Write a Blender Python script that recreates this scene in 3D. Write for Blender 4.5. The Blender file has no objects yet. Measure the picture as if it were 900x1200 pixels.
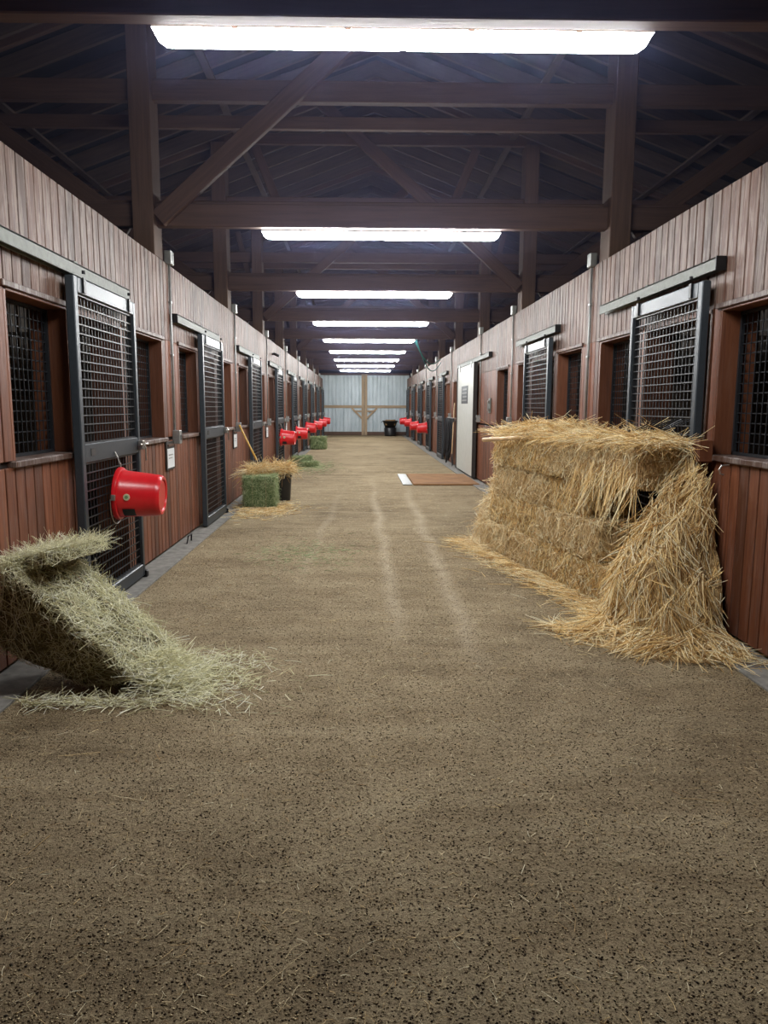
import bpy, math, random
import numpy as np
from mathutils import Vector, Matrix
random.seed(7)
RNG = np.random.default_rng(11)
scene = bpy.context.scene
COL = scene.collection
PI = math.pi

# ------------------------------------------------------------------ materials
class NT:
    def __init__(s, name):
        s.m = bpy.data.materials.new(name); s.m.use_nodes = True
        s.t = s.m.node_tree; s.t.nodes.clear()
        s.out = s.n('ShaderNodeOutputMaterial'); s.b = s.n('ShaderNodeBsdfPrincipled')
        s.l(s.b.outputs[0], s.out.inputs[0])
    def n(s, kind, **kw):
        nd = s.t.nodes.new(kind)
        for k, v in kw.items(): setattr(nd, k, v)
        return nd
    def l(s, a, b): s.t.links.new(a, b)
    def inp(s, nd, key, val):
        if isinstance(val, bpy.types.NodeSocket): s.l(val, nd.inputs[key])
        else: nd.inputs[key].default_value = val
    def coords(s, kind='Object'): return s.n('ShaderNodeTexCoord').outputs[kind]
    def mapping(s, vec, scale=(1,1,1), loc=(0,0,0)):
        m = s.n('ShaderNodeMapping'); s.l(vec, m.inputs[0]); m.inputs['Scale'].default_value = scale
        s.inp(m, 'Location', loc); return m.outputs[0]
    def noise(s, vec, scale, detail=4, rough=.6, dist=0):
        n = s.n('ShaderNodeTexNoise'); s.l(vec, n.inputs['Vector'])
        n.inputs['Scale'].default_value = scale; n.inputs['Detail'].default_value = detail
        n.inputs['Roughness'].default_value = rough; n.inputs['Distortion'].default_value = dist
        return n.outputs['Fac']
    def ramp(s, fac, stops):
        r = s.n('ShaderNodeValToRGB'); s.l(fac, r.inputs[0]); e = r.color_ramp.elements
        e[0].position = stops[0][0]; e[0].color = (*stops[0][1], 1)
        e[1].position = stops[-1][0]; e[1].color = (*stops[-1][1], 1)
        for p, c in stops[1:-1]:
            q = e.new(p); q.color = (*c, 1)
        return r.outputs[0]
    def math(s, op, a, b=None, c=None, clamp=False):
        n = s.n('ShaderNodeMath', operation=op); n.use_clamp = clamp
        s.inp(n, 0, a)
        if b is not None: s.inp(n, 1, b)
        if c is not None: s.inp(n, 2, c)
        return n.outputs[0]
    def mix(s, fac, a, b, mode='MIX'):
        n = s.n('ShaderNodeMix', data_type='RGBA', blend_type=mode)
        s.inp(n, 0, fac)
        for k, v in ((6, a), (7, b)):
            if isinstance(v, bpy.types.NodeSocket): s.l(v, n.inputs[k])
            else: n.inputs[k].default_value = (*v, 1)
        return n.outputs[2]
    def bump(s, h, strength=.3, dist=.01, prev=None):
        b = s.n('ShaderNodeBump'); s.l(h, b.inputs['Height']); b.inputs['Strength'].default_value = strength
        b.inputs['Distance'].default_value = dist
        if prev is not None: s.l(prev, b.inputs['Normal'])
        s.l(b.outputs[0], s.b.inputs['Normal']); return b.outputs[0]
    def setp(s, **kw):
        for k, v in kw.items(): s.inp(s.b, k.replace('_', ' '), v)
    def sep(s, vec):
        n = s.n('ShaderNodeSeparateXYZ'); s.l(vec, n.inputs[0]); return n.outputs
    def white(s, w):
        n = s.n('ShaderNodeTexWhiteNoise', noise_dimensions='1D'); s.l(w, n.inputs['W']); return n.outputs['Value']

def plain(name, col, rough=.5, metal=0, noise=.12, scale=20, spec=.5):
    t = NT(name); f = t.noise(t.coords(), scale, 3)
    c = t.ramp(f, [(.3, tuple(v*(1-noise) for v in col)), (.7, tuple(min(1, v*(1+noise)) for v in col))])
    t.l(c, t.b.inputs['Base Color']); t.setp(Roughness=rough, Metallic=metal); t.b.inputs['Specular IOR Level'].default_value = spec
    return t.m

def wall_wood(name, dark, mid, light, peel, pitch=.115, rough=.45, peelcol=(.42,.38,.36)):
    """vertical boards: one tone per board, long grain, pale flecks of wear (on the upper boards also painted glare)"""
    t = NT(name); co = t.coords(); xyz = t.sep(co)
    idx = t.math('FLOOR', t.math('DIVIDE', xyz[1], pitch))
    rnd = t.white(idx)
    off = t.n('ShaderNodeCombineXYZ'); t.l(t.math('MULTIPLY', rnd, 13.), off.inputs[2]); t.l(t.math('MULTIPLY', rnd, 5.), off.inputs[0])
    va = t.n('ShaderNodeVectorMath', operation='ADD'); t.l(co, va.inputs[0]); t.l(off.outputs[0], va.inputs[1])
    g = t.mapping(va.outputs[0], (28, 28, 1.6))
    grain = t.noise(g, 1.6, 6, .65, .35)
    fine = t.noise(t.mapping(va.outputs[0], (130, 130, 4)), 1.0, 3, .6)
    c = t.ramp(grain, [(.25, dark), (.5, mid), (.78, light)])
    c = t.mix(t.math('MULTIPLY', t.math('POWER', rnd, 1.5), .95), c, tuple(v*.38 for v in mid))
    worn = t.noise(t.mapping(va.outputs[0], (9, 9, 1.1)), 2.2, 5, .7, .6)
    w2 = t.ramp(t.math('MULTIPLY', worn, t.math('ADD', fine, .45)), [(.50-.1*peel, (0,0,0)), (.60-.1*peel, (1,1,1))])
    c = t.mix(t.math('MULTIPLY', w2, min(1, .75*peel)), c, peelcol)
    t.l(c, t.b.inputs['Base Color']); t.setp(Roughness=rough)
    h = t.math('ADD', t.math('MULTIPLY', grain, .6), t.math('MULTIPLY', fine, .4))
    t.bump(h, .35, .006)
    return t.m

def timber(name, dark, light, rough=.7):
    """beam: grain follows the local X axis"""
    t = NT(name); co = t.coords(); r = t.n('ShaderNodeObjectInfo').outputs['Random']
    off = t.n('ShaderNodeCombineXYZ'); t.l(t.math('MULTIPLY', r, 30.), off.inputs[0])
    va = t.n('ShaderNodeVectorMath', operation='ADD'); t.l(co, va.inputs[0]); t.l(off.outputs[0], va.inputs[1])
    g = t.noise(t.mapping(va.outputs[0], (1.2, 22, 22)), 1.5, 5, .6, .4)
    k = t.noise(va.outputs[0], 1.3, 3)
    c = t.ramp(t.math('ADD', t.math('MULTIPLY', g, .7), t.math('MULTIPLY', k, .3)), [(.3, dark), (.7, light)])
    t.l(c, t.b.inputs['Base Color']); t.setp(Roughness=rough); t.bump(g, .3, .006)
    return t.m

def fibre(name, stops, rough=.75, body=False, vertical=False):
    """stalks: each loose stalk takes one tone; bodies get a fibrous pattern"""
    t = NT(name)
    if body:
        co = t.coords()
        a = t.noise(t.mapping(co, (38, 38, 9) if vertical else (30, 60, 60)), 1.6, 6, .75, 1.8)
        b = t.noise(co, 14, 5, .7, 1.2)
        f = t.math('ADD', t.math('MULTIPLY', a, .7), t.math('MULTIPLY', b, .3))
        c = t.ramp(f, stops); t.bump(f, .9, .03)
    else:
        f = t.n('ShaderNodeNewGeometry').outputs['Random Per Island']
        c = t.ramp(f, stops)
    t.l(c, t.b.inputs['Base Color']); t.setp(Roughness=rough); t.b.inputs['Specular IOR Level'].default_value = .35
    return t.m

M = {}
M['low'] = wall_wood('stained boards', (.085,.024,.010), (.19,.060,.026), (.32,.115,.052), .12, rough=.55)
M['up'] = wall_wood('weathered glare-grey boards', (.045,.018,.010), (.125,.052,.031), (.235,.128,.088), .6, rough=.6, peelcol=(.36,.28,.235))  # worn stain, with lamp glare painted in as extra grey flecks
M['jamb'] = wall_wood('jamb wood', (.11,.034,.015), (.19,.064,.028), (.26,.10,.048), .05, pitch=.9, rough=.5)
M['sill'] = wall_wood('sill wood', (.08,.035,.022), (.14,.065,.04), (.22,.13,.09), .5, pitch=2., rough=.55)
M['stall'] = wall_wood('stall boards', (.05,.034,.024), (.10,.07,.05), (.20,.15,.11), .4, pitch=.15, rough=.75, peelcol=(.30,.25,.20))
M['core'] = plain('board backing', (.02,.012,.01), .9)
M['beam'] = timber('roof timber', (.06,.032,.024), (.12,.066,.048))
M['post'] = timber('post timber', (.065,.036,.025), (.14,.08,.055))
M['rafter'] = timber('rafter timber', (.05,.034,.028), (.11,.075,.06))
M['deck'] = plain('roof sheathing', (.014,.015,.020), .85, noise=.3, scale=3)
M['steel'] = plain('slate blue painted steel', (.04,.05,.06), .42, .25, .12, 40)
M['bars'] = plain('black coated wire', (.022,.024,.028), .45, .2)
M['galv'] = plain('galvanised track', (.15,.16,.14), .6, .2, .15, 25)
M['conduit'] = plain('grey conduit', (.33,.34,.33), .4, .6)
M['hook'] = plain('black iron', (.02,.02,.022), .45, .6)
M['zinc'] = plain('zinc fittings', (.42,.40,.37), .35, .8)
M['red'] = plain('red plastic', (.62,.012,.018), .3, 0, .06, 12)
M['blackp'] = plain('black rubber', (.012,.012,.014), .4, 0)
M['white'] = plain('white card', (.75,.77,.78), .5, 0, .03)
M['label'] = plain('dark printed label', (.02,.02,.02), .4, 0, .5, 90)
M['brass'] = plain('pale sticker', (.6,.55,.35), .4)
M['whitedoor'] = plain('off white door paint', (.56,.57,.53), .5, 0, .06, 6)
M['dark'] = plain('dark trim', (.03,.025,.022), .6)
M['handle'] = plain('ash handle', (.62,.42,.24), .5, 0, .1)
M['yellow'] = plain('yellow handle', (.62,.36,.08), .45, 0, .1)
M['deckwood'] = timber('pale framing lumber', (.30,.21,.13), (.5,.38,.25))
M['house'] = plain('fixture housing', (.6,.62,.62), .4)
M['concrete'] = plain('concrete kerb', (.20,.19,.17), .9, 0, .3, 14)
M['rope'] = plain('black strap', (.012,.012,.015), .7)
M['teal'] = plain('teal cord', (.05,.28,.27), .5)
M['glass'] = plain('camera lens', (.01,.01,.012), .1)

# corrugated metal of the end doors
t = NT('pale blue ribbed metal'); co = t.coords()
f = t.noise(t.mapping(co, (1, 1, .3)), 4, 4); c = t.ramp(f, [(.3, (.40,.47,.51)), (.7, (.54,.61,.65))])
t.l(c, t.b.inputs['Base Color']); t.setp(Roughness=.5, Metallic=.2); M['ribbed'] = t.m
# coir mat
t = NT('coir mat'); co = t.coords(); f = t.noise(co, 60, 6, .8); g = t.noise(co, 3, 3)
c = t.ramp(t.math('ADD', t.math('MULTIPLY', f, .6), t.math('MULTIPLY', g, .4)), [(.35, (.16,.075,.03)), (.65, (.38,.20,.085))])
t.l(c, t.b.inputs['Base Color']); t.setp(Roughness=.95); t.bump(f, .8, .01); M['coir'] = t.m

# lamp lens
t = NT('lit diffuser'); t.b.inputs['Base Color'].default_value = (.9,.95,1,1)
t.b.inputs['Emission Color'].default_value = (.97,.98,.98,1); t.b.inputs['Emission Strength'].default_value = 100
M['lamp'] = t.m

# straw, hay
ST = [(0, (.32,.16,.05)), (.28, (.74,.47,.17)), (.6, (.95,.74,.37)), (1, (.99,.93,.68))]
M['straw'] = fibre('golden straw', ST)
M['strawpale'] = fibre('pale straw', [(0, (.42,.25,.10)), (.35, (.82,.60,.30)), (1, (.99,.92,.66))])
M['strawbody'] = fibre('packed straw', [(.36, (.12,.055,.018)), (.46, (.48,.30,.12)), (.58, (.92,.70,.38))], body=True, vertical=True)
M['strawflat'] = fibre('packed straw ends', [(.34, (.10,.05,.02)), (.5, (.30,.17,.07)), (.7, (.6,.42,.2))], body=True)
HY = [(0, (.45,.41,.20)), (.3, (.78,.74,.46)), (.7, (.90,.88,.64)), (1, (.98,.97,.84))]
M['hay'] = fibre('dry green hay', HY)
M['haybody'] = fibre('packed hay', [(.38, (.03,.022,.008)), (.52, (.20,.17,.08)), (.66, (.68,.63,.38))], body=True)
HG = [(0, (.12,.17,.06)), (.4, (.28,.36,.16)), (.8, (.48,.54,.30)), (1, (.70,.70,.46))]
M['hayg'] = fibre('green hay', HG)
M['haygbody'] = fibre('packed green hay', [(.34, (.035,.06,.02)), (.5, (.12,.18,.07)), (.68, (.28,.35,.18))], body=True)

# dirt and crumb floor
t = NT('trodden dirt'); co = t.coords(); xyz = t.sep(co)
n1 = t.noise(co, .55, 5, .6, .5)
n2 = t.noise(co, 3.2, 6, .65, .4)
n3 = t.noise(co, 60, 6, .78, .3)
n4 = t.noise(co, 150, 4, .75)
sw = t.noise(t.mapping(co, (.35, 2.4, 1)), 2.1, 5, .65, .8)       # sweep marks across the aisle
base = t.ramp(t.math('ADD', t.math('MULTIPLY', n1, .55), t.math('MULTIPLY', n2, .45)),
              [(.36, (.18,.130,.074)), (.5, (.315,.238,.140)), (.64, (.45,.355,.22))])
base = t.mix(t.ramp(sw, [(.42, (0,0,0)), (.7, (.5,.5,.5))]), base, (.52,.425,.27))
crumb = t.math('ADD', t.math('MULTIPLY', n3, .55), t.math('MULTIPLY', n4, .45))
base = t.mix(t.ramp(crumb, [(.39, (.92,.92,.92)), (.50, (0,0,0))]), base, (.05,.033,.018))
base = t.mix(t.ramp(crumb, [(.53, (0,0,0)), (.61, (.7,.7,.7))]), base, (.56,.46,.28))
# two pale scraped tracks running up the aisle
def track(x0, y0, x1, y1, w, amt, base):
    k = (x1-x0)/(y1-y0)
    wob = t.math('MULTIPLY', t.math('SUBTRACT', t.noise(t.mapping(co, (0, 1, 0)), .5, 2), .5), .22)
    line = t.math('ADD', t.math('MULTIPLY_ADD', xyz[1], k, x0-k*y0), wob)
    d = t.math('ABSOLUTE', t.math('SUBTRACT', xyz[0], line))
    m = t.math('SUBTRACT', 1., t.math('DIVIDE', d, w), clamp=True)
    yr = t.n('ShaderNodeMapRange'); t.l(xyz[1], yr.inputs[0]); yr.inputs[1].default_value = y0-.6; yr.inputs[2].default_value = y0+.5
    yr2 = t.n('ShaderNodeMapRange'); t.l(xyz[1], yr2.inputs[0]); yr2.inputs[1].default_value = y1+3; yr2.inputs[2].default_value = y1-2
    m = t.math('MULTIPLY', t.math('MULTIPLY', m, yr.outputs[0]), yr2.outputs[0])
    m = t.math('MULTIPLY', m, t.math('MULTIPLY', t.math('ADD', n2, .25), amt))
    return t.mix(m, base, (.60,.50,.36))
base = track(.24, 4.7, .22, 12, .09, .62, base)
base = track(.66, 4.2, .78, 12, .10, .58, base)
base = track(-.5, 6.2, -.35, 11, .07, .35, base)
t.l(base, t.b.inputs['Base Color']); t.setp(Roughness=.95); t.b.inputs['Specular IOR Level'].default_value = .2
bp = t.bump(n2, .5, .05); bp = t.bump(crumb, .95, .022, bp)
M['dirt'] = t.m

# ------------------------------------------------------------------ mesh helpers
class MB:
    def __init__(s): s.v = []; s.f = []; s.mi = []
    def add(s, vs, fs, mi=0):
        o = len(s.v); s.v += [tuple(v) for v in vs]; s.f += [tuple(i+o for i in f) for f in fs]; s.mi += [mi]*len(fs)
    def box(s, x0, y0, z0, x1, y1, z1, M4=None, mi=0):
        x0, x1 = sorted((x0, x1)); y0, y1 = sorted((y0, y1)); z0, z1 = sorted((z0, z1))
        vs = [(x,y,z) for x in (x0,x1) for y in (y0,y1) for z in (z0,z1)]
        if M4 is not None: vs = [M4 @ Vector(v) for v in vs]
        s.add(vs, [(0,1,3,2),(4,6,7,5),(0,4,5,1),(2,3,7,6),(0,2,6,4),(1,5,7,3)], mi); return s
    def cbox(s, x0, y0, z0, x1, y1, z1, c=.008, M4=None, mi=0):
        """box with chamfered edges"""
        lo, hi = (x0,y0,z0), (x1,y1,z1); vs = []; idx = {}
        c = min(c, min(hi[i]-lo[i] for i in range(3))*.45)
        for i in (0,1):
            for j in (0,1):
                for k in (0,1):
                    s_ = (i,j,k)
                    for a in range(3):
                        p = [ (hi[d] if s_[d] else lo[d]) for d in range(3)]
                        for d in range(3):
                            if d != a: p[d] += -c if s_[d] else c
                        idx[(i,j,k,a)] = len(vs); vs.append(tuple(p))
        fs = []
        for a in range(3):
            b, d = (a+1)%3, (a+2)%3
            for sa in (0,1):
                q = []
                for sb, sd in ((0,0),(1,0),(1,1),(0,1)):
                    key = [0,0,0]; key[a]=sa; key[b]=sb; key[d]=sd; q.append(idx[(*key, a)])
                fs.append(tuple(q if sa else q[::-1]))
            for sb in (0,1):
                for sd in (0,1):   # edge along a
                    k0=[0,0,0]; k0[a]=0; k0[b]=sb; k0[d]=sd; k1=list(k0); k1[a]=1
                    q = [idx[(*k0,b)], idx[(*k1,b)], idx[(*k1,d)], idx[(*k0,d)]]
                    fs.append(tuple(q if (sb^sd) else q[::-1]))
        for i in (0,1):
            for j in (0,1):
                for k in (0,1):
                    q = [idx[(i,j,k,0)], idx[(i,j,k,1)], idx[(i,j,k,2)]]
                    fs.append(tuple(q if (i+j+k)%2 else q[::-1]))
        if M4 is not None: vs = [M4 @ Vector(v) for v in vs]
        s.add(vs, fs, mi); return s
    def tube(s, pts, r, n=8, closed=False, mi=0):
        P = [Vector(p) for p in pts]; rings = []; R = r if isinstance(r, (list, tuple)) else [r]*len(P)
        up = None; vs = []
        for i, p in enumerate(P):
            a = P[(i-1) % len(P)] if closed or i else p; b = P[(i+1) % len(P)] if closed or i < len(P)-1 else p
            d = (b-a).normalized()
            if up is None: up = d.orthogonal().normalized()
            else:
                up = (up - d*up.dot(d)); up = up.normalized() if up.length > 1e-6 else d.orthogonal().normalized()
            w = d.cross(up)
            for k in range(n):
                an = 2*PI*k/n; vs.append(p + (up*math.cos(an) + w*math.sin(an))*R[i])
        fs = []; m = len(P)
        for i in range(m if closed else m-1):
            j = (i+1) % m
            for k in range(n): fs.append((i*n+k, i*n+(k+1)%n, j*n+(k+1)%n, j*n+k))
        if not closed: fs += [tuple(range(n))[::-1], tuple(range((m-1)*n, m*n))]
        s.add(vs, fs, mi); return s
    def lathe(s, prof, n=32, M4=None, mi=0, cap0=False, cap1=False):
        vs = []; fs = []
        for r, z in prof:
            for k in range(n): a = 2*PI*k/n; vs.append(Vector((r*math.cos(a), r*math.sin(a), z)))
        for i in range(len(prof)-1):
            for k in range(n): fs.append((i*n+k, i*n+(k+1)%n, (i+1)*n+(k+1)%n, (i+1)*n+k))
        if cap0: fs.append(tuple(range(n))[::-1])
        if cap1: fs.append(tuple(range((len(prof)-1)*n, len(prof)*n)))
        if M4 is not None: vs = [M4 @ v for v in vs]
        s.add(vs, fs, mi); return s
    def prism(s, poly, a0, a1, axis=0, mi=0):
        """poly of 2D points extruded along the axis"""
        def P(u, v, w):
            return (w,u,v) if axis == 0 else ((u,w,v) if axis == 1 else (u,v,w))
        n = len(poly); vs = [P(u,v,a0) for u,v in poly] + [P(u,v,a1) for u,v in poly]
        fs = [tuple(range(n))[::-1], tuple(range(n,2*n))] + [(i,(i+1)%n,n+(i+1)%n,n+i) for i in range(n)]
        s.add(vs, fs, mi); return s
    def mesh(s, name, mats, smooth=False):
        me = bpy.data.meshes.new(name); me.from_pydata(s.v, [], s.f)
        for m in (mats if isinstance(mats, list) else [mats]): me.materials.append(m)
        if any(s.mi): me.polygons.foreach_set('material_index', s.mi)
        if smooth: me.polygons.foreach_set('use_smooth', [True]*len(s.f))
        me.validate(); me.update(); return me
    def build(s, name, mats, parent=None, smooth=False): return link(name, s.mesh(name, mats, smooth), parent)

def link(name, me, parent=None, loc=None):
    o = bpy.data.objects.new(name, me); COL.objects.link(o)
    if parent is not None: o.parent = parent
    if loc is not None: o.location = loc
    return o
def empty(name, loc=(0,0,0), rz=0):
    o = bpy.data.objects.new(name, None); COL.objects.link(o); o.location = loc; o.rotation_euler = (0,0,rz)
    o.empty_display_size = .2; return o
def tag(o, label=None, cat=None, group=None, kind=None):
    if label: o['label'] = label
    if cat: o['category'] = cat
    if group: o['group'] = group
    if kind: o['kind'] = kind
    return o
def tree_copy(o, parent=None):
    c = o.copy(); COL.objects.link(c); c.parent = parent
    for ch in ALLCH.get(o.as_pointer(), []): tree_copy(ch, c)
    return c
ALLCH = {}
def index_children(root):
    def rec(o):
        kids = [x for x in COL.objects if x.parent == o]
        ALLCH[o.as_pointer()] = kids
        for k in kids: rec(k)
    rec(root)
def smooth_by_angle(me, ang=40):
    try: me.set_sharp_from_angle(angle=math.radians(ang))
    except Exception: pass
    return me

def strands_mesh(name, P, D, L, r, bend, mat, seg=2):
    """many thin three-sided stalks in one mesh. P start, D unit direction, L length, r radius, bend vector (end offset)"""
    n = len(P); P = np.asarray(P, float); D = np.asarray(D, float)
    L = np.broadcast_to(np.asarray(L, float), (n,)); r = np.broadcast_to(np.asarray(r, float), (n,))
    ref = RNG.normal(size=(n,3)); U = np.cross(D, ref); U /= np.linalg.norm(U, axis=1)[:,None]+1e-9; W = np.cross(D, U)
    V = np.zeros((n, seg+1, 3, 3))
    for i in range(seg+1):
        q = i/seg
        c = P + D*(L*q)[:,None] + bend*(q*q)
        for k in range(3):
            a = 2*PI*k/3
            V[:, i, k] = c + (U*math.cos(a) + W*math.sin(a))*(r*(1-.35*q))[:,None]
    base = (np.arange(n)*(seg+1)*3)[:,None]
    fl = []
    for i in range(seg):
        for k in range(3):
            k2 = (k+1)%3; fl.append([i*3+k, i*3+k2, (i+1)*3+k2, (i+1)*3+k])
    F = (base[:,None,:] + np.array(fl)[None]).reshape(-1, 4)
    me = bpy.data.meshes.new(name); nv = n*(seg+1)*3; nf = len(F)
    me.vertices.add(nv); me.vertices.foreach_set('co', V.reshape(-1))
    me.loops.add(nf*4); me.loops.foreach_set('vertex_index', F.reshape(-1).astype(np.int32))
    me.polygons.add(nf); me.polygons.foreach_set('loop_start', np.arange(0, nf*4, 4, dtype=np.int32))
    me.materials.append(mat); me.update(calc_edges=True); return me

def vnoise(p, s, seed=0):
    """cheap smooth noise from sines"""
    x, y, z = (np.asarray(p)*s).T
    return (np.sin(x*1.7+seed+1.3*np.sin(y*1.1+z*.7)) + np.sin(y*2.1+seed*2+1.1*np.sin(z*1.3+x*.5)) + np.sin(z*1.9+seed*3+.9*np.sin(x*1.6+y*.8)))/3

def rounded_body(name, L, W, H, mat, seed, amp=.018, step=.04):
    """a packed block: fine box grid, rounded corners, lumpy surface. local origin at base centre, L along X, W along Y"""
    vs = {}; V = []; F = []
    nx, ny, nz = max(3, int(L/step)), max(3, int(W/step)), max(3, int(H/step))
    def vid(i, j, k):
        if (i,j,k) not in vs:
            vs[(i,j,k)] = len(V); V.append(((i/nx-.5)*L, (j/ny-.5)*W, (k/nz)*H))
        return vs[(i,j,k)]
    for i in range(nx):
        for j in range(ny):
            F.append((vid(i,j,0), vid(i,j+1,0), vid(i+1,j+1,0), vid(i+1,j,0)))
            F.append((vid(i,j,nz), vid(i+1,j,nz), vid(i+1,j+1,nz), vid(i,j+1,nz)))
    for i in range(nx):
        for k in range(nz):
            F.append((vid(i,0,k), vid(i+1,0,k), vid(i+1,0,k+1), vid(i,0,k+1)))
            F.append((vid(i,ny,k), vid(i,ny,k+1), vid(i+1,ny,k+1), vid(i+1,ny,k)))
    for j in range(ny):
        for k in range(nz):
            F.append((vid(0,j,k), vid(0,j,k+1), vid(0,j+1,k+1), vid(0,j+1,k)))
            F.append((vid(nx,j,k), vid(nx,j+1,k), vid(nx,j+1,k+1), vid(nx,j,k+1)))
    P = np.array(V); C = np.array([0,0,H/2]); Q = P-C; half = np.array([L,W,H])/2; rad = .05
    inner = np.clip(Q, -(half-rad), half-rad); d = Q-inner; dn = np.linalg.norm(d, axis=1)
    m = dn > 1e-6; Q[m] = inner[m] + d[m]/dn[m][:,None]*rad
    P = Q + C
    a = amp*(vnoise(P, 9, seed)*.6 + vnoise(P, 24, seed+5)*.5 + RNG.normal(size=len(P))*.25)
    Nn = Q/half; Nn = np.sign(Nn)*np.abs(Nn)**6; Nn /= np.linalg.norm(Nn, axis=1)[:,None]+1e-9
    P = P + Nn*a[:,None]; P[:,2] = np.maximum(P[:,2], 0)
    me = bpy.data.meshes.new(name); me.from_pydata([tuple(p) for p in P], [], F); me.materials.append(mat)
    me.polygons.foreach_set('use_smooth', [True]*len(F)); me.update(); return me

def bale_strands(name, L, W, H, n, mat, lmin=.06, lmax=.16, r=.0018, mode='ends', out=.35, seed=0, droop=.03, pf=1):
    """stalks over the faces of a block"""
    areas = np.array([W*H, W*H, L*H, L*H, L*W]); fc = RNG.choice(5, size=n, p=areas*np.array([1,1,pf,1,1])/(areas*np.array([1,1,pf,1,1])).sum())
    u = RNG.uniform(-.5,.5,n); v = RNG.uniform(0,1,n)
    P = np.zeros((n,3)); N = np.zeros((n,3)); T = np.zeros((n,3)); B = np.zeros((n,3))
    for f in range(5):
        m = fc == f
        if f < 2:
            s = -1 if f == 0 else 1
            P[m] = np.stack([np.full(m.sum(), s*L/2), u[m]*W, v[m]*H], 1); N[m] = (s,0,0); T[m] = (0,0,1); B[m] = (0,1,0)
        elif f < 4:
            s = -1 if f == 2 else 1
            P[m] = np.stack([u[m]*L, np.full(m.sum(), s*W/2), v[m]*H], 1); N[m] = (0,s,0); T[m] = (0,0,1); B[m] = (1,0,0)
        else:
            P[m] = np.stack([u[m]*L, (v[m]-.5)*W, np.full(m.sum(), H)], 1); N[m] = (0,0,1); T[m] = (1,0,0); B[m] = (0,1,0)
    if mode == 'ends': ang = RNG.normal(0, .55, n) + np.where(RNG.random(n) < .5, 0, PI)
    else: ang = RNG.uniform(0, 2*PI, n)
    o = np.abs(RNG.normal(0, out, n)); o = np.where((fc == 2) & (pf < 1), o*.25, o)
    ang = ang + 1.1*vnoise(P, 17, seed) ; Bd = np.cross(N, T); B = np.where(np.abs(Bd).sum(1)[:,None] > 0, Bd, B)
    D = (T*np.cos(ang)[:,None] + B*np.sin(ang)[:,None])*np.cos(o)[:,None] + N*np.sin(o)[:,None]
    Ls = RNG.uniform(lmin, lmax, n)
    P = P - D*(Ls*.45)[:,None]*.8 + N*RNG.uniform(-.006,.014,n)[:,None]
    bend = RNG.normal(0, .018, (n,3)) + np.array([0,0,-1.])*(droop*RNG.random(n))[:,None]
    P[:,2] = np.maximum(P[:,2], .004); keep = (P+D*Ls[:,None]+bend)[:,2] > .002
    P, D, Ls, bend = P[keep], D[keep], Ls[keep], bend[keep]
    return strands_mesh(name, P, D, Ls, RNG.uniform(.6,1.3,len(P))*r, bend, mat)

def ground_strands(name, pts, lmin, lmax, r, mat, zmax=.012, tilt=.12):
    n = len(pts); a = RNG.uniform(0, 2*PI, n); z = np.abs(RNG.normal(0, tilt, n))
    D = np.stack([np.cos(a)*np.cos(z), np.sin(a)*np.cos(z), np.sin(z)], 1)
    Ls = RNG.uniform(lmin, lmax, n)
    P = np.column_stack([pts[:,0], pts[:,1], .002+RNG.random(n)*zmax + (pts[:,2] if pts.shape[1] > 2 else 0)])
    bend = RNG.normal(0, .012, (n,3)); bend[:,2] = -np.abs(bend[:,2])*.3
    return strands_mesh(name, P, D, Ls, RNG.uniform(.6,1.3,n)*r, bend, mat)

# ------------------------------------------------------------------ dimensions (metres)
XL, XR, TOP = -1.87, 2.26, 2.76          # faces of the two stall fronts, their height
OL, OR = -5.6, 6.0                       # outer walls
Y0, Y1 = .6, 37.0
BAY = 3.73
XC = .2
def roof_z(x): return 6.0 - .37*abs(x-XC)

# ------------------------------------------------------------------ setting: ground
mb = MB(); mb.box(OL-.2, -1.5, -.1, OR+.2, Y1+.3, 0)
fl = mb.build('floor', M['dirt']); tag(fl, kind='structure')
for nm, xa, xb in (('trim_1', XL-.02, -1.655), ('trim_2', 2.03, XR+.02)):
    mb = MB()
    y = Y0
    while y < Y1:
        mb.cbox(xa, y, -.02, xb, min(y+1.86, Y1-.02), .014, .004); y += 1.865
    tag(mb.build(nm, M['concrete']), 'concrete kerb strip along the foot of the %s stall fronts' % ('left' if xa < 0 else 'right'), kind='structure')

# ------------------------------------------------------------------ stall front walls
openL = []; baysL = []
for k in range(9):
    P = 3.71 + BAY*k; baysL.append(P)
    if P+1.16 < Y1: openL.append(('w', P+.30, P+1.16))
    if P+2.2 < Y1: openL.append(('d', P+1.22, P+2.20))
    if P+3.42 < Y1: openL.append(('w', P+2.28, P+3.42))
openR = [('w',3.93,4.74),('d',4.84,5.98),('w',6.06,7.10),('w',7.66,8.62),('d',8.74,9.90),('w',9.98,10.80),('w',11.47,12.43),
         ('d',14.45,16.65),('w',17.5,18.32)]
baysR = [18.65+3.65*k for k in range(5)]
for Q in baysR:
    for kd, a, b in (('w',.28,1.05),('d',1.17,2.40),('w',2.48,3.38)):
        if Q+b < Y1: openR.append((kd, Q+a, Q+b))
Z0, ZH = 1.07, 2.03
def boards(mb, x, side, ya, yb, za, zb, pitch=.115, gap=.013, th=.022):
    """boards whose joints fall on multiples of the pitch"""
    i = math.floor(ya/pitch + 1e-6)
    while i*pitch < yb - 1e-6:
        a = max(ya, i*pitch + gap/2); b = min(yb, (i+1)*pitch - gap/2)
        if b-a > .012:
            j = .0025*math.sin(i*12.9898)
            x0, x1 = (x-th, x+j) if side < 0 else (x-j, x+th)
            mb.cbox(x0, a, za, x1, b, zb, .003)
        i += 1
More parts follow.
